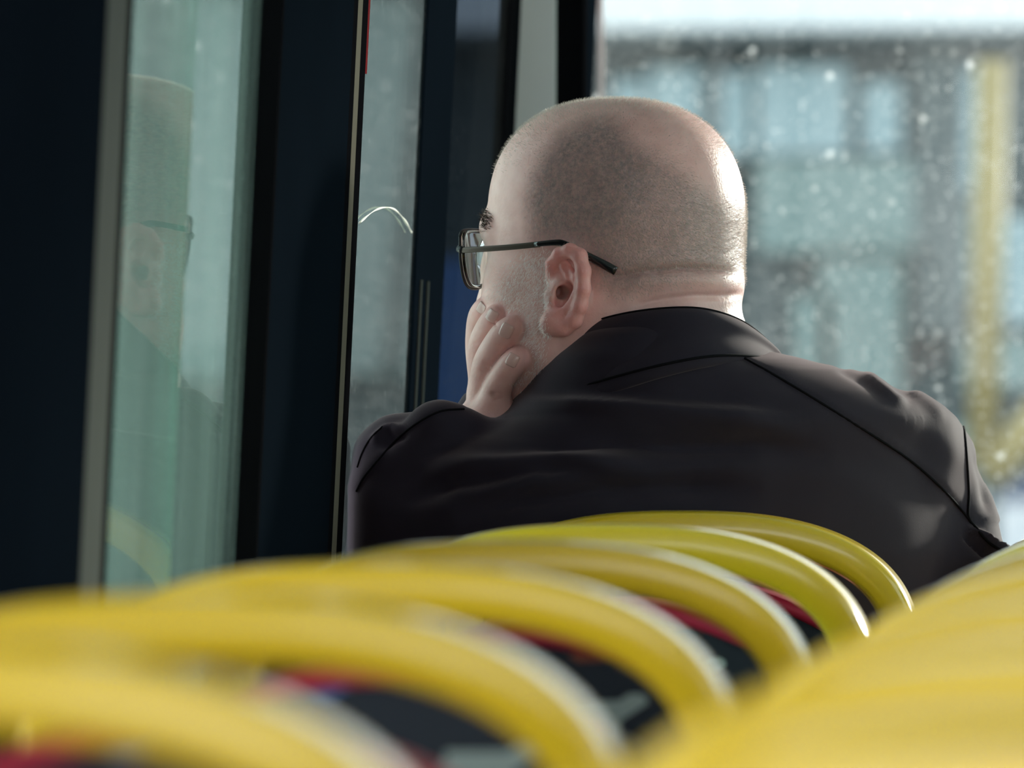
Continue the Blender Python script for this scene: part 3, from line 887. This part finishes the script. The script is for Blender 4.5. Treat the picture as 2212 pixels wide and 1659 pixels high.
blend(bmk, (0.56, 0.40, 0.38), 0.35)
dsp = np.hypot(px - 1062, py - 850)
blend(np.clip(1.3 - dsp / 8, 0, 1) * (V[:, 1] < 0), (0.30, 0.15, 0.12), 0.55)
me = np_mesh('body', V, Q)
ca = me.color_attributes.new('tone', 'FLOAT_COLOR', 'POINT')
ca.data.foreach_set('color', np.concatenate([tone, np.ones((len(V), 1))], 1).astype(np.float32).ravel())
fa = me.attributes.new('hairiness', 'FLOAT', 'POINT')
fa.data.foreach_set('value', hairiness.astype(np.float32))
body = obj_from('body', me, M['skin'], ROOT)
print('body verts', len(V))
sel = (V[:, 2] > -0.2)
BV = BVHTree.FromPolygons([tuple(p) for p in V], [tuple(q) for q in Q[sel[Q].all(1)]])
def hit(px_, py_):
    """first body point on the line of sight through a photo pixel (in the man's own frame)"""
    a, b = Vector(L(px_, py_, -0.6)), Vector(L(px_, py_, 0.4))
    return BV.ray_cast(a, (b - a).normalized())

# hair and beard stubble: short strands, past counting
def strands(name, weight, number, ln, rad, m, down):
    c = V[Q].mean(1); a = np.linalg.norm(np.cross(V[Q[:, 2]] - V[Q[:, 0]], V[Q[:, 3]] - V[Q[:, 1]]), axis=1)
    wgt = a * weight[Q].mean(1); wgt /= wgt.sum()
    pick = rng.choice(len(Q), number, p=wgt)
    u, v = rng.random((2, number, 1))
    A, B, Cc, D = (V[Q[pick, i]] for i in range(4))
    P = (A * (1 - u) + B * u) * (1 - v) + (D * (1 - u) + Cc * u) * v
    n = N[Q[pick, 0]]
    g = np.array(down) + rng.normal(0, 0.35, (number, 3))
    d = n * 0.8 + (g - n * (g * n).sum(1)[:, None]) * 0.9
    d /= np.linalg.norm(d, axis=1)[:, None]
    t1 = np.cross(d, n); t1 /= np.maximum(np.linalg.norm(t1, axis=1), 1e-9)[:, None]
    le = ln * rng.uniform(0.6, 1.3, (number, 1))
    Pb = P - n * 0.0003
    VV = np.stack([Pb + t1 * rad, Pb - t1 * rad, P + d * le - t1 * rad * 0.3, P + d * le + t1 * rad * 0.3], 1).reshape(-1, 3)
    k = np.arange(number)[:, None] * 4
    T = np.concatenate([k + np.array([0, 1, 2]), k + np.array([0, 2, 3])])
    me = bpy.data.meshes.new(name)
    me.vertices.add(len(VV)); me.vertices.foreach_set('co', VV.astype(np.float32).ravel())
    me.loops.add(T.size); me.loops.foreach_set('vertex_index', T.astype(np.int32).ravel())
    me.polygons.add(len(T)); me.polygons.foreach_set('loop_start', np.arange(0, T.size, 3, dtype=np.int32))
    try: me.polygons.foreach_set('loop_total', np.full(len(T), 3, np.int32))
    except Exception: pass
    me.update(calc_edges=True)
    o = obj_from(name, me, m, ROOT); o['kind'] = 'stuff'
    return o
fuzz = np.clip(hm + 0.6 * np.clip((V0[:, 2] - 0.03) / 0.04, 0, 1) * (np.abs(V0 @ HF) < 0.2), 0, 1) * (V0[:, 2] > -0.075)
o = strands('hair', fuzz, 55000, 0.0022, 0.00012, M['hair'], -HF * 0.5 - HU * 0.6); o['label'] = 'close-cropped grey hair'
o = strands('beard', bmk * (V[:, 1] < 0.09) * (hd_ > 0.012), 4200, 0.0027, 0.00016, M['beard'], -HU); o['label'] = 'white stubble'
bw = np.zeros(len(V))
for s in (-1, 1):
    for t in np.linspace(0, 1, 8):
        p = H(0.089 - 0.016 * t, s * (0.012 + 0.038 * t), -0.006 + 0.006 * math.sin(t * 3)); bw = np.maximum(bw, np.clip(1.5 - np.linalg.norm(V - p, axis=1) / 0.006, 0, 1))
o = strands('eyebrow', bw, 900, 0.004, 0.00022, M['brow'], -HF * 0.3 + HU * 0.2); o['label'] = 'dark eyebrows'
for s in (-1, 1):
    bm = bmesh.new(); bmesh.ops.create_uvsphere(bm, u_segments=20, v_segments=12, radius=0.0118)
    bmesh.ops.translate(bm, verts=bm.verts[:], vec=Vector(H(0.0715, s * 0.034, -0.033)))
    obj('eye', bm, M['eyewhite'], ROOT)
# fingernails
def nail(px0, py0, px1, py1, wid):
    h0, h1 = hit(px0, py0), hit(px1, py1)
    if h0[0] is None or h1[0] is None: return
    a, b = h0[0], h1[0]; c = (a + b) / 2; d = (b - a).normalized()
    hc = hit((px0 + px1) / 2, (py0 + py1) / 2); n = hc[1] if hc[1] is not None else Vector((0, -1, 0))
    n = (n - d * n.dot(d)).normalized(); t = d.cross(n); ln = (b - a).length / 2
    bm = bmesh.new(); rows = []
    for i in range(9):
        u = -1 + 2 * i / 8; r = []
        for j in range(9):
            v = -1 + 2 * j / 8
            wv = wid * (1 - 0.10 * max(0, -u)) * (1 if abs(u) < 0.9 else 0.8)
            q = Vector(c) + d * (u * ln) + t * (v * wv) + n * 0.004
            hh_ = BV.ray_cast(q, -n)
            z = hh_[0] if hh_[0] is not None and hh_[3] < 0.02 else q - n * 0.004
            r.append(bm.verts.new(z + n * (0.00025 * (1 - v ** 6) + 0.0003 * max(0, u) - 0.0003 * max(0, -u - 0.7))))
        rows.append(r)
    for i in range(8):
        for j in range(8): bm.faces.new((rows[i][j], rows[i + 1][j], rows[i + 1][j + 1], rows[i][j + 1]))
    o = obj('fingernail', bm, M['nail'], ROOT)
    sd = o.modifiers.new('thick', 'SOLIDIFY'); sd.thickness = 0.0003
nail(1056, 694, 1068, 670, 0.0048)
nail(1087, 729, 1100, 700, 0.0050)
nail(1100, 791, 1113, 765, 0.0046)
nail(1034, 676, 1045, 656, 0.0038)

# ------------------------------------------------------------------ the man: jacket
jy = np.array([680, 720, 765, 800, 850, 880, 905, 930, 950, 1000, 1060, 1100, 1140, 1200, 1300, 1500, 1800, 2300, 2500], float)
jl = np.array([1330, 1250, 1190, 1150, 1120, 1095, 1062, 990, 925, 835, 788, 772, 764, 757, 760, 800, 850, 870, 900], float)
jr = np.array([1560, 1620, 1676, 1845, 1985, 2045, 2074, 2082, 2086, 2094, 2106, 2114, 2120, 2124, 2120, 2080, 2060, 2060, 2030], float)
jd = np.array([.045, .060, .070, .080, .095, .102, .108, .113, .117, .123, .128, .130, .131, .132, .133, .135, .14, .15, .15])
jc = np.array([-.040, -.036, -.030, -.024, -.016, -.012, -.009, -.006, -.004, .0, .003, .004, .005, .006, .018, .07, .14, .21, .23])
jz = np.array([L(1324, p, -0.1)[2] for p in jy]); sJ = (D0 - 0.05) / FPX
jxl = (jl - CX) * sJ - (1324 - CX) * D0 / FPX; jxr = (jr - CX) * sJ - (1324 - CX) * D0 / FPX
o_ = np.argsort(jz)
def torso(X, Y, Z):
    z = Z
    l = np.interp(z, jz[o_], jxl[o_]); r = np.interp(z, jz[o_], jxr[o_]); d = np.interp(z, jz[o_], jd[o_]); c = np.interp(z, jz[o_], jc[o_])
    cx, rx = (l + r) / 2, (r - l) / 2
    q = (X - cx) / rx
    y = Y - c - 0.24 * (X - 0.06) - 0.05 * np.clip(np.abs(q), 0, 1.2) ** 2.2 * np.clip(rx / 0.2, 0, 1)
    n = 2.4
    k0 = (np.abs(q) ** n + np.abs(y / d) ** n) ** (1 / n)
    side = (k0 - 1) * np.minimum(rx, d) * 0.9
    top = Z - jz[0]; bot = jz[-1] - Z
    return np.maximum(side, np.maximum(top, bot))
FJ = Field(axis((-0.26, 0.36, 0.0034)), axis((-0.20, 0.0, 0.0034), (0.0, 0.46, 0.007)), axis((-0.72, -0.30, 0.012), (-0.30, -0.05, 0.0034)))
FJ.add((torso, np.array([-0.26, -0.2, -0.72]), np.array([0.34, 0.44, -0.06])), 0.0)
FJ.add(chain([L(1062, 988, -.05), L(995, 953, -.055), L(948, 938, -.06)], [0.026, 0.0235, 0.0210]), 0.010)
FJ.add(chain([L(948, 940, -.06), L(922, 975, -.062), L(890, 1020, -.06)], [0.0210, 0.0195, 0.017]), 0.012)
FJ.add(chain([L(910, 970, -.035), L(860, 973, -.030), L(846, 985, -.010), L(905, 1050, .06), L(985, 1340, .18)], [0.026, 0.0245, 0.0255, 0.036, 0.046]), 0.0035)
FJ.add(chain([L(850, 1030, -.045), L(866, 1150, -.05), L(925, 1300, .04)], [0.027, 0.030, 0.038]), 0.03)
FJ.add(chain([L(985, 1350, .18), L(1010, 1130, .11), L(1072, 932, .045), L(1062, 898, .040)], [0.055, 0.045, 0.028, 0.0250]), 0.02)
FJ.add(chain([L(1950, 990, .04), L(2012, 1025, .08), L(2030, 1100, .09), L(2045, 1250, .07), L(2120, 1650, .08)], [0.038, 0.033, 0.038, 0.046, 0.048]), 0.02)
FJ.add(chain([L(2150, 1260, .03), L(2230, 1250, .06), L(2290, 1330, .06)], [0.022, 0.020, 0.025]), 0.02)
FJ.add(chain([L(2120, 1650, .08), L(2010, 2020, .22)], [0.055, 0.042]), 0.03)
VJ, QJ = FJ.mesh()
VJ = relax(VJ, QJ, 4, 0.5)
NJ = normals(VJ, QJ)
pxj, pyj = topix(VJ)
back = (NJ[:, 1] < 0.45) & (VJ[:, 1] < 0.10)
def fold(line, wid, amp):
    """soft ridge (amp > 0) or hollow along a line on the back of the jacket"""
    global VJ
    d, t = poly_dist(pxj, pyj, line)
    a = amp * np.exp(-(d / wid) ** 2) * np.clip(np.minimum(t, 1 - t) * 4, 0, 1) * back
    VJ = VJ + NJ * (1.4 * a)[:, None]
fold([(1010, 985), (1150, 955), (1330, 950), (1480, 965), (1640, 960), (1800, 990)], 26, -0.0075)
fold([(1100, 905), (1250, 885), (1420, 890), (1600, 905), (1750, 930)], 30, 0.0065)
fold([(860, 1090), (980, 1035), (1150, 1005), (1300, 1010)], 24, -0.006)
fold([(900, 1040), (1050, 1000), (1200, 985), (1400, 1010)], 22, 0.004)
fold([(980, 1120), (1120, 1075), (1300, 1052), (1500, 1050), (1650, 1060)], 28, -0.007)
fold([(1000, 1080), (1150, 1045), (1350, 1030), (1550, 1020)], 24, 0.004)
fold([(1120, 856), (1250, 852), (1400, 860), (1600, 872), (1750, 885)], 18, -0.0022)
fold([(1100, 870), (1250, 868), (1450, 876)], 18, 0.0022)
fold([(1800, 790), (1830, 812), (1870, 835), (1910, 868)], 10, -0.0018)
fold([(1862, 806), (1888, 836), (1930, 868), (1960, 876)], 10, 0.0026)
fold([(1905, 808), (1940, 840), (1975, 866)], 12, -0.0020)
fold([(1960, 840), (2010, 880), (2040, 910)], 12, 0.0015)
fold([(2086, 1140), (2110, 1160), (2150, 1190), (2220, 1215)], 8, 0.006)
fold([(2080, 1150), (2110, 1180), (2150, 1215)], 8, -0.005)
fold([(800, 960), (835, 930), (880, 925)], 9, 0.004)
fold([(880, 935), (850, 948), (820, 975)], 9, -0.003)
fold([(2100, 960), (2125, 1040), (2135, 1120)], 14, -0.003)
# raglan sleeve heads stand a little proud of the back panel, so their seams show as edges
sl_r = [(1592, 765), (1700, 826), (1850, 918), (1960, 990), (2040, 1060), (2090, 1118), (2096, 1128)]
m_r = soft_poly(pxj, pyj, sl_r + [(2250, 1128), (2250, 700), (1592, 700)], 7) * back
sl_l = [(1002, 884), (955, 888), (915, 906), (872, 936), (842, 966), (812, 1000), (786, 1032), (770, 1062)]
m_l = soft_poly(pxj, pyj, sl_l + [(700, 1062), (700, 840), (1002, 840)], 7) * back * 0.3
VJ = VJ + NJ * (0.0022 * (m_r + m_l))[:, None]
wob = np.sin(VJ[:, 0] * 61 + 3 * np.sin(VJ[:, 2] * 37)) * np.sin(VJ[:, 2] * 83 + 2 * np.sin(VJ[:, 0] * 29)) * 0.0009
VJ = VJ + NJ * wob[:, None]
jk = obj_from('jacket', np_mesh('jacket', VJ, QJ), M['jacket'], ROOT)
jk['label'] = 'dark navy black softshell jacket'
BJ = BVHTree.FromPolygons([tuple(p) for p in VJ], [tuple(q) for q in QJ])
def drape(line, r, name='seam', off=0.0, m=None):
    pts = []
    for p in catmull([(x, y, 0) for (x, y) in line], 8):
        a, b = Vector(L(p[0], p[1], -0.6)), Vector(L(p[0], p[1], 0.4))
        h_ = BJ.ray_cast(a, (b - a).normalized())
        if h_[0] is not None: pts.append(h_[0] + h_[1] * (off + 0.0002))
    if len(pts) < 4: return
    for _ in range(1):
        pts = [pts[0]] + [(pts[i - 1] + pts[i] * 2 + pts[i + 1]) / 4 for i in range(1, len(pts) - 1)] + [pts[-1]]
    bm = bmesh.new(); tube(bm, pts, r, 6); obj(name, bm, m or M['seam'], jk)
drape(sl_r, 0.0009)
drape(sl_l, 0.0009)
drape([(2072, 884), (2082, 930), (2088, 1000), (2092, 1070), (2092, 1118), (2110, 1142), (2140, 1175), (2190, 1205)], 0.0012)
drape([(826, 922), (800, 948), (782, 980), (772, 1010)], 0.0007)
# collar: a rolled stand-up strip round the neck
topE = [(1118, 872, .030), (1148, 798, -.005), (1198, 744, -.034), (1262, 704, -.060), (1345, 678, -.082), (1440, 665, -.091), (1520, 667, -.084), (1592, 690, -.060), (1645, 730, -.025), (1676, 772, .015), (1680, 830, .06)]
botE = [(1085, 915, .030), (1125, 876, -.030), (1180, 858, -.066), (1245, 838, -.092), (1335, 812, -.110), (1430, 788, -.116), (1530, 770, -.106), (1612, 768, -.078), (1668, 778, -.040), (1700, 800, .010), (1705, 850, .06)]
T = catmull([L(*p) for p in topE], 6); B_ = catmull([L(*p) for p in botE], 6)
cen = np.array([0.035, 0.0, 0.0])
rows = []
for i in range(len(T)):
    t, b = T[i], B_[i]
    out = (t + b) / 2 - cen; out[2] = 0; out /= np.linalg.norm(out)
    r = []
    for (s, o) in ((-0.25, -0.006), (0.0, 0.0), (0.2, 0.0015), (0.42, 0.0), (0.6, 0.002), (0.78, 0.0055), (0.92, 0.0048), (1.0, 0.0025), (1.015, 0.0), (1.0, -0.0025), (0.9, -0.0035), (0.6, -0.004), (0.2, -0.006), (-0.25, -0.014)):
        fo = 0.0
        q = i / (len(T) - 1)
        if 0.1 < q < 0.25 and 0.1 < s < 0.75: fo = -0.008 * math.exp(-((q - 0.17 + 0.05 * s) / 0.03) ** 2)
        r.append(b * (1 - s) + t * s + out * (o + fo))
    rows.append(r)
vv = [p for r in rows for p in r]; m_ = len(rows[0]); ff = []
for i in range(len(rows) - 1):
    for j in range(m_):
        ff.append((i * m_ + j, i * m_ + (j + 1) % m_, (i + 1) * m_ + (j + 1) % m_, (i + 1) * m_ + j))
ff += [tuple(range(m_))[::-1], tuple((len(rows) - 1) * m_ + j for j in range(m_))]
co = pyobj('collar', vv, ff, M['jacket'], jk)
ss = co.modifiers.new('round', 'SUBSURF'); ss.levels = 1; ss.render_levels = 2
bm = bmesh.new(); tube(bm, [Vector(r[7]) * 0.985 + Vector(r[6]) * 0.015 for r in rows[1:-2]], 0.0008, 6); obj('seam', bm, M['seam'], co)
bm = bmesh.new(); tube(bm, [Vector(r[1]) for r in rows[3:-4]], 0.0010, 6); obj('seam', bm, M['seam'], co)
# cuff
bm = bmesh.new()
ctr = [L(1080, 950, .050), L(1072, 922, .046), L(1062, 893, .042), L(1055, 868, .040)]
sweep(bm, ctr, lambda i: oval([0.030, 0.029, 0.0285, 0.028][i], [0.024, 0.0225, 0.022, 0.0215][i], 24))
obj('cuff', bm, M['jacket'], jk)
# trousers
FT = Field(axis((-0.30, 0.40, 0.012)), axis((-0.2, 0.85, 0.012)), axis((-1.22, -0.55, 0.012)))
FT.add(ell(L(1530, 2480, .24), (0.17, 0.14, 0.13)), 0.0)
for s in (-1, 1):
    hip = L(1560, 2560, .24) + np.array([s * 0.09, 0, 0]); kn = hip + np.array([s * 0.05, 0.42, 0.02])
    FT.add(chain([hip, kn, kn + np.array([0, 0.02, -0.40])], [0.098, 0.075, 0.062]), 0.03)
VT, QT = FT.mesh(); VT = relax(VT, QT, 3, 0.5)
obj_from('trousers', np_mesh('trousers', VT, QT), M['trousers'], ROOT)

# ------------------------------------------------------------------ eyeglasses
gl_o = root_loc() + Matrix.Rotation(PSI, 3, 'Z') @ Vector(H(0.1, 0, -0.03))
EG = empty('eyeglasses', gl_o, PSI)
tag(EG, 'thin dark metal eyeglasses worn by the man in the dark jacket', 'eyeglasses')
GO = Vector(H(0.1, 0, -0.03))
def G(f, l, u): return Vector(H(f, l, u)) - GO
def rim(s):
    pts = []
    for (a, b) in ((0.066, -0.014), (0.062, -0.0105), (0.05, -0.009), (0.03, -0.009), (0.017, -0.011), (0.0135, -0.018), (0.014, -0.032), (0.018, -0.044), (0.026, -0.0495), (0.04, -0.051), (0.052, -0.049), (0.060, -0.042), (0.065, -0.030)):
        pts.append(G(0.0945 - 0.0025 * (a / 0.066) ** 2, s * a, b))
    pts.append(pts[0])
    return [Vector(p) for p in catmull(pts, 5)]
for s in (1, -1):
    rp = rim(s)
    bm = bmesh.new(); sweep(bm, rp, oval(0.0010, 0.0013, 10), side=tuple(HF)); obj('rim', bm, M['frame'], EG)
    # a solid lens for the short-sighted: thin in the middle, thick at the rim
    cc = sum(rp[:-1], Vector()) / (len(rp) - 1); fd = Vector(HF); bm = bmesh.new()
    rg = [0.25, 0.5, 0.75, 0.92, 1.0]; sides = []
    for (sg, base, crv) in ((1, 0.0010, -0.0014), (-1, 0.0005, 0.0040)):
        ctr = bm.verts.new(cc + fd * (base * sg + 0.0008)); lay = []
        for q in rg:
            dd = base * sg + 0.0008 + (crv * q * q * (-1 if sg < 0 else 1))
            lay.append([bm.verts.new(cc + (p - cc) * q * 0.985 + fd * dd) for p in rp[:-1]])
        nn = len(lay[0])
        for i in range(nn): bm.faces.new((ctr, lay[0][i], lay[0][(i + 1) % nn]))
        for k in range(len(rg) - 1):
            for i in range(nn): bm.faces.new((lay[k][i], lay[k + 1][i], lay[k + 1][(i + 1) % nn], lay[k][(i + 1) % nn]))
        sides.append(lay[-1])
    for i in range(nn): bm.faces.new((sides[0][i], sides[1][i], sides[1][(i + 1) % nn], sides[0][(i + 1) % nn]))
    ln_ = obj('lens', bm, M['lens'], EG)
    # temple arm, with hinge and tip
    ll = 0.0715
    arm = [G(0.0915, s * 0.066, -0.0225), G(0.090, s * 0.0705, -0.0235), G(0.085, s * 0.0725, -0.0240), G(0.05, s * 0.0775, -0.0225), G(0.022, s * 0.0805, -0.0205)]
    bm = bmesh.new(); sweep(bm, catmull(arm, 5), oval(0.0007, 0.0021, 10, 3), side=tuple(HL)); a_o = obj('temple_arm', bm, M['temple'], EG)
    tipp = [G(0.026, s * 0.0805, -0.0205), G(0.010, s * 0.0820, -0.0195), G(0.002, s * 0.0825, -0.0205), G(-0.012, s * 0.0815, -0.0275), G(-0.026, s * 0.0795, -0.0345), G(-0.036, s * 0.0775, -0.0400)]
    tp = catmull(tipp, 5)
    bm = bmesh.new(); sweep(bm, tp, lambda i: oval(0.0014, 0.0019 + 0.0014 * min(1, i / len(tp) * 1.2), 10), side=tuple(HL)); obj('ear_tip', bm, M['tip'], a_o)
    bm = bmesh.new(); sweep(bm, [G(0.0935, s * 0.064, -0.0215), G(0.0918, s * 0.0685, -0.023), G(0.087, s * 0.0725, -0.0240)], oval(0.0015, 0.0026, 10, 3), side=tuple(HL)); obj('hinge', bm, M['frame'], EG)
bm = bmesh.new(); tube(bm, catmull([G(0.0945, 0.0138, -0.020), G(0.0985, 0, -0.016), G(0.0945, -0.0138, -0.020)], 6), 0.0012, 8); obj('bridge', bm, M['frame'], EG)

try: sc.cycles.use_denoising = True
except Exception: pass
